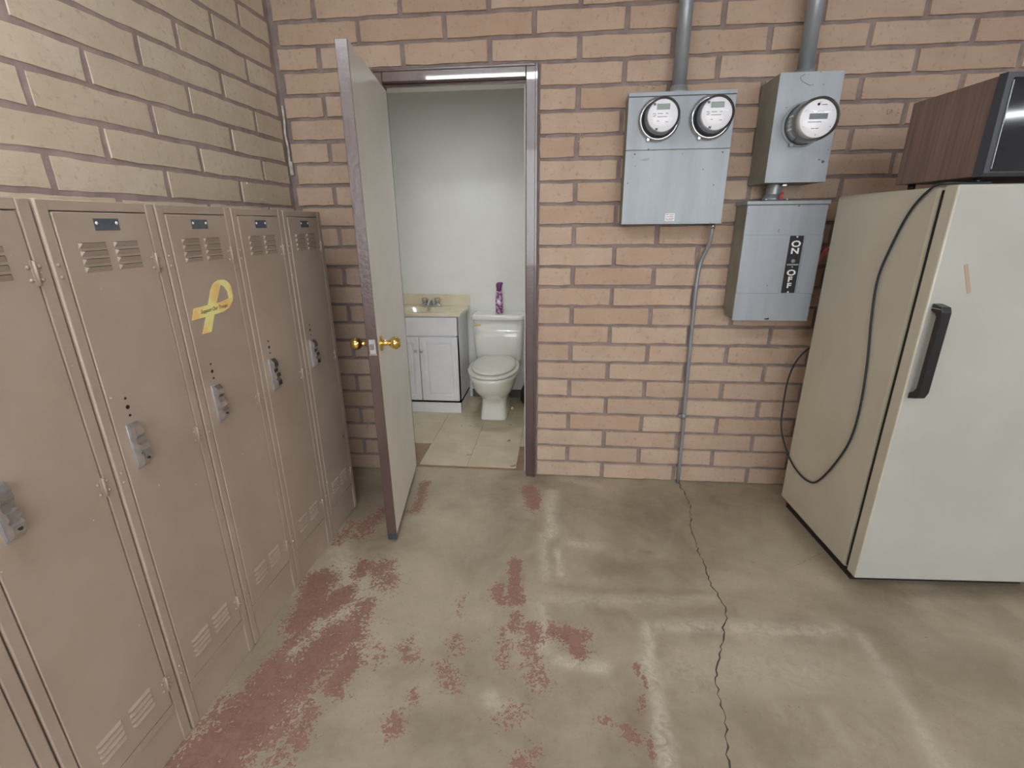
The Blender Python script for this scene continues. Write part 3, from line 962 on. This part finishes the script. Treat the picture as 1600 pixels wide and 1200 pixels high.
# ------------------------------------------------------------------ conduits
t = thing('conduit', 'thick grey conduit pipe rising from the two meter box', 'pipe', (1.675, -.06, 1.97))
rel(B('conduit').cyl((1.669, -.06, 1.985), (1.669, -.06, HC - .001), .030, n=24), t, 'pipe')
rel(B('conduit').lathe([(0, .046), (.010, .046), (.014, .039), (.030, .037), (.034, .033)], (1.669, -.06, 1.967), (0, 0, 1), 24), t, 'hub')
t = thing('conduit', 'thick grey conduit pipe rising from the tall single meter box', 'pipe', (2.18, -.09, 2.0))
rel(B('conduit').cyl((2.177, -.09, 2.02), (2.177, -.09, HC - .001), .031, n=24), t, 'pipe')
rel(B('conduit').lathe([(0, .052), (.010, .050), (.020, .040), (.032, .038)], (2.177, -.09, 2.003), (0, 0, 1), 24), t, 'hub')
t = thing('conduit', 'thin grey conduit running down the brick wall to the floor crack', 'pipe', (1.86, -.02, 0))
rel(B('conduit').tube([(1.885, -.055, 1.425), (1.885, -.052, 1.38), (1.882, -.035, 1.32), (1.862, -.016, 1.25), (1.852, -.014, 1.15), (1.853, -.014, .9), (1.858, -.014, .6), (1.866, -.014, .3), (1.872, -.014, .0)], .0095, 12), t, 'pipe')
mb = B('conduit').cyl((1.861, -.014, .40), (1.861, -.014, .43), .013, n=14)
mb.box(1.835, 1.861, -.012, -.003, .408, .422, .001)
rel(mb, t, 'strap')
rel(B('chrome').cyl((1.885, -.055, 1.40), (1.885, -.055, 1.424), .012, n=12), t, 'connector')
t = thing('conduit', 'short curved conduit coupling between meter box and switch box', 'pipe', (2.12, -.1, 1.52))
rel(B('conduit').tube([(2.125, -.09, 1.545), (2.125, -.09, 1.57), (2.128, -.09, 1.588)], .032, 20), t, 'pipe')
mb = B('conduit').lathe([(0, .044), (.012, .044), (.016, .038), (.028, .036)], (2.125, -.09, 1.519), (0, 0, 1), 24)
mb.mat(M['white']); mb.dome((2.085, -.125, 1.523), (0, 0, 1), .005, .004); mb.dome((2.175, -.125, 1.523), (0, 0, 1), .005, .004)
rel(mb, t, 'hub')
rel(B('chrome').box(2.140, 2.160, -.14, -.12, 1.578, 1.588, .002), t, 'clip')
tag(B('red').cyl((2.130, -.150, 1.524), (2.143, -.150, 1.552), .0055, n=10).build('wire_connector'), 'small red tag on top of the grey switch box', 'tag')

# ------------------------------------------------------------------ refrigerator
fr = thing('refrigerator', 'tall old cream white refrigerator with black side handle', 'refrigerator', (2.352, -.20, 0), 0.048)
# local x right, y=0 at the back edge, front towards -y
FW = .74; FD = .556
mb = B('fridge_side').box(0, FW, -FD, 0, .050, 1.532, .014, 3)
mb.build('cabinet', fr)
B('gasket').box(-.004, FW + .001, -FD - .032, -FD - .012, .075, 1.52, .002).build('gasket', fr)  # near black and set forward, standing in for shade in the door gap
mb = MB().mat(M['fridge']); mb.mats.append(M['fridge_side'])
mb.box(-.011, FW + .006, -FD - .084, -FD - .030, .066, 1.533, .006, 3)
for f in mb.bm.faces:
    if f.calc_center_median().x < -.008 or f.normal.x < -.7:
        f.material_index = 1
mb.build('door', fr)
B('dark').box(.03, FW - .03, -FD - .01, -.02, .0, .05).build('base_grille', fr)
# bar handle standing on two brackets with stepped ends
yD = -FD - .084
mb = B('black')
mb.prism([(yD, 1.170), (yD - .040, 1.163), (yD - .047, 1.148), (yD - .047, .874), (yD - .036, .850), (yD, .838), (yD, .860), (yD - .020, .868), (yD - .030, .884), (yD - .030, 1.130), (yD - .022, 1.142), (yD, 1.146)], 'x', .004, .035)
bmesh.ops.bevel(mb.bm, geom=list(mb.bm.edges), offset=.002, segments=1, affect='EDGES')
hd = mb.build('handle', fr)
B('chrome').box(.002, .0042, yD - .040, yD - .004, 1.155, 1.1575).build('trim_line', hd)
B('tape').box(.085, .097, yD - .0012, yD, 1.200, 1.297, 0, rot=Matrix.Rotation(math.radians(-21), 3, 'Y'), piv=(.091, 0, 1.249)).build('tape', fr)

# ------------------------------------------------------------------ microwave
mw = thing('microwave', 'old walnut sided microwave oven with black glass front on top of refrigerator', 'microwave', (2.415, -.462, 1.5335), 0.045)
MWD = .34; MWW = .60; MWH = .272
B('vinylwood').box(0, MWW, -MWD, 0, .022, .022 + MWH, .002).build('cabinet', mw)
mb = B('greytrim')
mb.prism([(-MWD, .020), (-MWD - .030, .020), (-MWD - .038, .030), (-MWD - .030, .022 + MWH + .002), (-MWD, .022 + MWH + .004)], 'x', -.003, MWW + .003)
mb.build('bezel', mw)
mb = B('glassblack')
mb.prism([(-MWD - .036, .034), (-MWD - .041, .034), (-MWD - .034, .282), (-MWD - .029, .282)], 'x', .016, MWW - .012)
mb.build('door_glass', mw)
B('fixture').prism([(-MWD - .0385, .040), (-MWD - .0415, .040), (-MWD - .0345, .275), (-MWD - .0315, .275)], 'x', .0135, .0155).build('trim_strip', mw).data.materials[0] = M['steel']
for (x, y) in ((.04, -.03), (.04, -MWD + .03), (MWW - .04, -.03), (MWW - .04, -MWD + .03)):
    B('black').cyl((x, y, 0.0005), (x, y, .023), .012, n=12).build('foot', mw)

# power cord hanging over the refrigerator side
def rp(x, y, z): return (x, y, z)
cord = [(2.490, -0.800, 1.5385), (2.440, -0.775, 1.5395), (2.384, -0.762, 1.5405), (2.371, -0.725, 1.5290), (2.367, -0.655, 1.4600), (2.365, -0.602, 1.3400), (2.363, -0.572, 1.2200), (2.364, -0.585, 1.0800), (2.366, -0.620, 0.9000), (2.367, -0.638, 0.7200), (2.366, -0.625, 0.5700), (2.363, -0.560, 0.4200), (2.359, -0.480, 0.3000), (2.356, -0.410, 0.2620), (2.351, -0.310, 0.2620), (2.346, -0.210, 0.3000), (2.335, -0.120, 0.4000), (2.337, -0.090, 0.5200), (2.340, -0.085, 0.6600), (2.355, -0.100, 0.7600), (2.380, -0.130, 0.8300), (2.410, -0.150, 0.8600)]
tag(B('cord').tube(cord, .0042, 8, 6).build('power_cord'), 'long black power cord looping down the refrigerator side', 'cord')

# ------------------------------------------------------------------ vanity
vc = thing('vanity_cabinet', 'small white bathroom vanity cabinet with raised panel doors', 'cabinet', (.10, 1.14, 0))
VX0, VX1, VY = -.205, .405, .955
mb = B('cabwhite')
mb.box(VX0, VX0 + .016, VY, BY - .003, 0.004, .775); mb.box(VX1 - .016, VX1, VY, BY - .003, 0.004, .775)
mb.box(VX0, VX1, BY - .014, BY - .003, 0.004, .775)
mb.box(VX0, VX1, VY, VY + .016, .60, .775, .001); mb.box(VX0, VX1, VY, VY + .018, 0.004, .10, .001)
mb.box(VX0, VX1, VY, BY - .003, .08, .10)
mb.box(VX0, VX0 + .02, VY, VY + .018, .1, .6); mb.box(VX1 - .02, VX1, VY, VY + .018, .1, .6)
rel(mb, vc, 'body')
rel(B('cabwhite').box(VX0 + .006, VX1 - .004, VY - .018, VY - .001, .628, .772, .004), vc, 'false_drawer_front')
rel(B('cabwhite').box(VX0 - .002, VX1 + .002, VY - .012, VY - .001, 0.004, .088, .003), vc, 'toe_board')
for (a, c, kx) in ((VX0 + .006, .0975, .078), (.1035, VX1 - .006, .122)):
    mb = B('cabwhite')
    mb.box(a, c, VY - .015, VY - .001, .108, .618, .002)
    fw = .045
    # raised frame and centre panel, with a recessed groove between
    mb.box(a, a + fw, VY - .021, VY - .014, .108, .618, .003); mb.box(c - fw, c, VY - .021, VY - .014, .108, .618, .003)
    mb.box(a + fw - .002, c - fw + .002, VY - .021, VY - .014, .108, .108 + fw, .003); mb.box(a + fw - .002, c - fw + .002, VY - .021, VY - .014, .618 - fw, .618, .003)
    mb.box(a + fw + .016, c - fw - .016, VY - .020, VY - .014, .108 + fw + .016, .618 - fw - .016, .0045)
    d = rel(mb, vc, 'door')
    rel(B('steel').lathe([(0, .006), (.010, .005), (.014, .011), (.022, .012), (.027, .007), (.028, .001)], (kx, VY - .020, .512), (0, -1, 0), 16), d, 'knob')

vt = thing('sink_counter', 'cream cultured marble sink top with low backsplash on the vanity', 'countertop', (.10, 1.14, .776))
# slab with an oval basin
mb = B('marble')
cx, cy, rx, ry = .105, 1.13, .215, .135
X0_, X1_, Y0_, Y1_ = VX0 - .018, .432, .935, BY - .003
n = 48
ring_o, ring_i = [], []
for i in range(n):
    a = 2 * PI * i / n
    dx, dy = math.cos(a), math.sin(a)
    s_ = min(((X1_ if dx > 0 else X0_) - cx) / dx if abs(dx) > 1e-6 else 9, ((Y1_ if dy > 0 else Y0_) - cy) / dy if abs(dy) > 1e-6 else 9)
    ring_o.append((cx + dx * s_, cy + dy * s_))
for c_ in ((X0_, Y0_), (X1_, Y0_), (X1_, Y1_), (X0_, Y1_)):
    j = min(range(n), key=lambda q: math.dist(ring_o[q], c_)); ring_o[j] = c_
lv = []
ZT = .801
for (pts_, z) in ((None, ZT - .024), (ring_o, ZT)):
    lv.append([mb.bm.verts.new((p[0], p[1], z)) for p in ring_o])
for (k_, z) in ((1.0, ZT), (.96, ZT - .006), (.85, ZT - .04), (.6, ZT - .075), (.25, ZT - .09)):
    lv.append([mb.bm.verts.new((cx + rx * k_ * math.cos(2 * PI * i / n), cy + ry * k_ * math.sin(2 * PI * i / n), z)) for i in range(n)])
for j, (A, B_) in enumerate(zip(lv, lv[1:])):
    fs = [mb.bm.faces.new((A[i], A[(i + 1) % n], B_[(i + 1) % n], B_[i])) for i in range(n)]
    mb._tag(fs, j >= 2)
mb._tag([mb.bm.faces.new(lv[-1])])
rel(mb, vt, 'sink_top')
rel(B('marble').box(X0_, X1_, BY - .022, BY - .003, ZT - .001, .892, .003), vt, 'backsplash')
rel(B('steel').lathe([(0, .02), (.003, .018)], (cx, cy, ZT - .0899), (0, 0, 1), 16), vt, 'drain')

fc = thing('faucet', 'chrome bathroom faucet with two smoky acrylic knobs', 'faucet', (.125, 1.275, ZT))
rel(B('chrome').box(.045, .205, 1.252, 1.300, ZT + .0005, ZT + .016, .005), fc, 'base_plate')
mb = B('chrome').tube([(.125, 1.275, ZT + .012), (.125, 1.262, ZT + .040), (.125, 1.235, ZT + .050), (.125, 1.19, ZT + .034), (.125, 1.165, ZT + .020)], .0125, 12)
rel(mb, fc, 'spout')
for x in (.072, .178):
    rel(B('chrome').cyl((x, 1.276, ZT + .012), (x, 1.276, ZT + .028), .017, n=16), fc, 'valve_stem')
    rel(B('acrylic').lathe([(0, .016), (.004, .021), (.030, .024), (.038, .020), (.040, .002)], (x, 1.276, ZT + .028), (0, 0, 1), 10), fc, 'tap_knob')

# ------------------------------------------------------------------ toilet
to = thing('toilet', 'white porcelain toilet with closed lid in the bathroom', 'toilet', (.68, 1.0, 0.0045))
TX = .683
mb = B('porcelain')
z0 = .0045
mb.loft([(TX - .005, 1.005, z0, .105, .195, 7), (TX - .005, 1.005, z0 + .012, .103, .193, 7), (TX - .004, 1.01, .10, .096, .185, 6), (TX, 1.01, .17, .098, .19, 5), (TX, .985, .205, .118, .235, 3), (TX, .955, .25, .148, .275, 2.5), (TX, .935, .30, .166, .300, 2.3), (TX, .925, .345, .176, .315, 2.2), (TX, .92, .362, .184, .322, 2.2), (TX, .92, .392, .186, .324, 2.2)], 40)
mb.loft([(TX, 1.20, .25, .13, .11, 4), (TX, 1.20, .33, .16, .12, 4), (TX, 1.21, .392, .17, .115, 4)], 32)
rel(mb, to, 'bowl')
rel(B('seat').loft([(TX, .895, .394, .182, .298, 2.15), (TX, .895, .398, .190, .304, 2.15), (TX, .895, .410, .190, .304, 2.15), (TX, .895, .415, .184, .299, 2.15)], 40), to, 'seat')
rel(B('seat').loft([(TX, .91, .4165, .160, .272, 2.1), (TX, .91, .420, .166, .278, 2.1), (TX, .91, .430, .165, .277, 2.1), (TX, .91, .437, .150, .258, 2.1), (TX, .91, .440, .08, .14, 2.0)], 40), to, 'lid')
mb = B('porcelain')
mb.loft([(TX, 1.232, .386, .176, .092, 7), (TX, 1.232, .392, .183, .096, 7), (TX, 1.228, .55, .191, .099, 8), (TX, 1.225, .716, .196, .102, 8)], 44)
rel(mb, to, 'tank')
rel(B('porcelain').loft([(TX, 1.224, .7175, .203, .107, 9), (TX, 1.224, .722, .209, .110, 9), (TX, 1.224, .745, .209, .110, 9), (TX, 1.224, .756, .204, .106, 9), (TX, 1.224, .758, .19, .095, 7)], 44), to, 'tank_lid')
mb = B('cream').box(TX - .186, TX - .128, 1.104, 1.114, .675, .692, .004)
mb.cyl((TX - .172, 1.112, .6835), (TX - .172, 1.130, .6835), .011, n=14)
rel(mb, to, 'flush_lever')
for s_ in (-1, 1):
    rel(B('porcelain').lathe([(0, .014), (.012, .013), (.02, .006)], (TX + s_ * .118, 1.06, z0), (0, 0, 1), 14), to, 'bolt_cap')
rel(B('chrome').tube([(.47, BY - .006, .16), (.48, 1.30, .17), (.50, 1.27, .24), (.53, 1.25, .386)], .0045, 8), to, 'supply_hose')

cn = thing('spray_can', 'purple flowered air freshener spray can on the toilet tank lid', 'spray can', (.690, 1.22, .7585))
mb = B('can').lathe([(0.0005, .0), (.0006, .027), (.004, .029), (.10, .029), (.14, .0275), (.165, .022), (.175, .021)], (.690, 1.22, .7585), (0, 0, 1), 20)
rel(mb, cn, 'can_body')
mb = B('purple').loft([(.690, 1.22, .932, .021, .021, 2), (.690, 1.22, .950, .020, .020, 2), (.690, 1.222, .975, .024, .020, 2), (.696, 1.222, .990, .026, .014, 2), (.700, 1.222, .998, .020, .010, 2)], 16)
rel(mb, cn, 'trigger_cap')
rel(B('white').loft([(.690, 1.1905, .835, .010, .002, 2), (.690, 1.1900, .85, .016, .0025, 2), (.690, 1.1905, .865, .010, .002, 2)], 12), cn, 'label_badge')

mb = B('bag')
mb.loft([(.955, 1.22, .005, .085, .075, 2.3), (.955, 1.22, .04, .10, .088, 2.3), (.962, 1.23, .12, .095, .082, 2.2), (.972, 1.235, .20, .075, .07, 2), (.985, 1.24, .27, .045, .04, 2), (.99, 1.245, .30, .02, .02, 2)], 20)
for v in mb.bm.verts:
    k = noise.noise(v.co * 14) * .012
    v.co += Vector((k, noise.noise(v.co * 17 + Vector((3, 1, 2))) * .012, 0 if v.co.z < .01 else k * .6))
tag(mb.build('trash_bag'), 'black plastic bag slumped behind the toilet near the door frame', 'bag')

bl = thing('added_downlight', 'added white cylinder downlight, out of view, brightening the bathroom', 'ceiling light', (.48, .58, BZ))  # added to brighten the bathroom; deep housing keeps the upper wall darker
mb = B('fixture')
NN = 28
rr = [(.135, 2.4395), (.135, 2.28), (.127, 2.28), (.127, 2.4395)]
vr = [[mb.bm.verts.new((.48 + r_ * math.cos(2 * PI * i / NN), .58 + r_ * math.sin(2 * PI * i / NN), z_)) for i in range(NN)] for r_, z_ in rr]
for A, B_ in zip(vr, vr[1:]):
    mb._tag([mb.bm.faces.new((A[i], A[(i + 1) % NN], B_[(i + 1) % NN], B_[i])) for i in range(NN)], True)
rel(mb, bl, 'housing')
rel(B('fill_diffuser').cyl((.48, .58, 2.420), (.48, .58, 2.435), .115, n=24), bl, 'fill_diffuser')
# ------------------------------------------------------------------ lamps of the garage
def lamp(label, x, y, rz, z=HC - .18, tube='tube'):
    t = thing('shop_light', label, 'ceiling light', (x, y, z), rz)
    mb = B('fixture').prism([(-.11, .0), (-.06, .05), (.06, .05), (.11, .0), (.10, .0), (.055, .042), (-.055, .042), (-.10, .0)], 'x', -.62, .62)
    mb.build('reflector', t)
    for yy in (-.045, .045):
        B(tube).cyl((-.60, yy, .005), (.60, yy, .005), .016, n=14).build('tube', t)
    for xx in (-.5, .5):
        B('steel').cyl((xx, 0, .048), (xx, 0, HC - z - .0005), .002, n=6).build('chain', t)
    return t
lamp('white two tube shop light hanging over the lockers and doorway', 0.55, -2.28, 0, 2.655, 'tube_new')
lamp('added two tube shop light, out of view, lighting door and lockers from the right', 3.3, -2.75, 0, 2.50)  # unseen fixture added for light from the right on door and lockers
lamp('white two tube shop light hanging deeper in the garage', 5.4, -4.05, 0.5, 2.50)
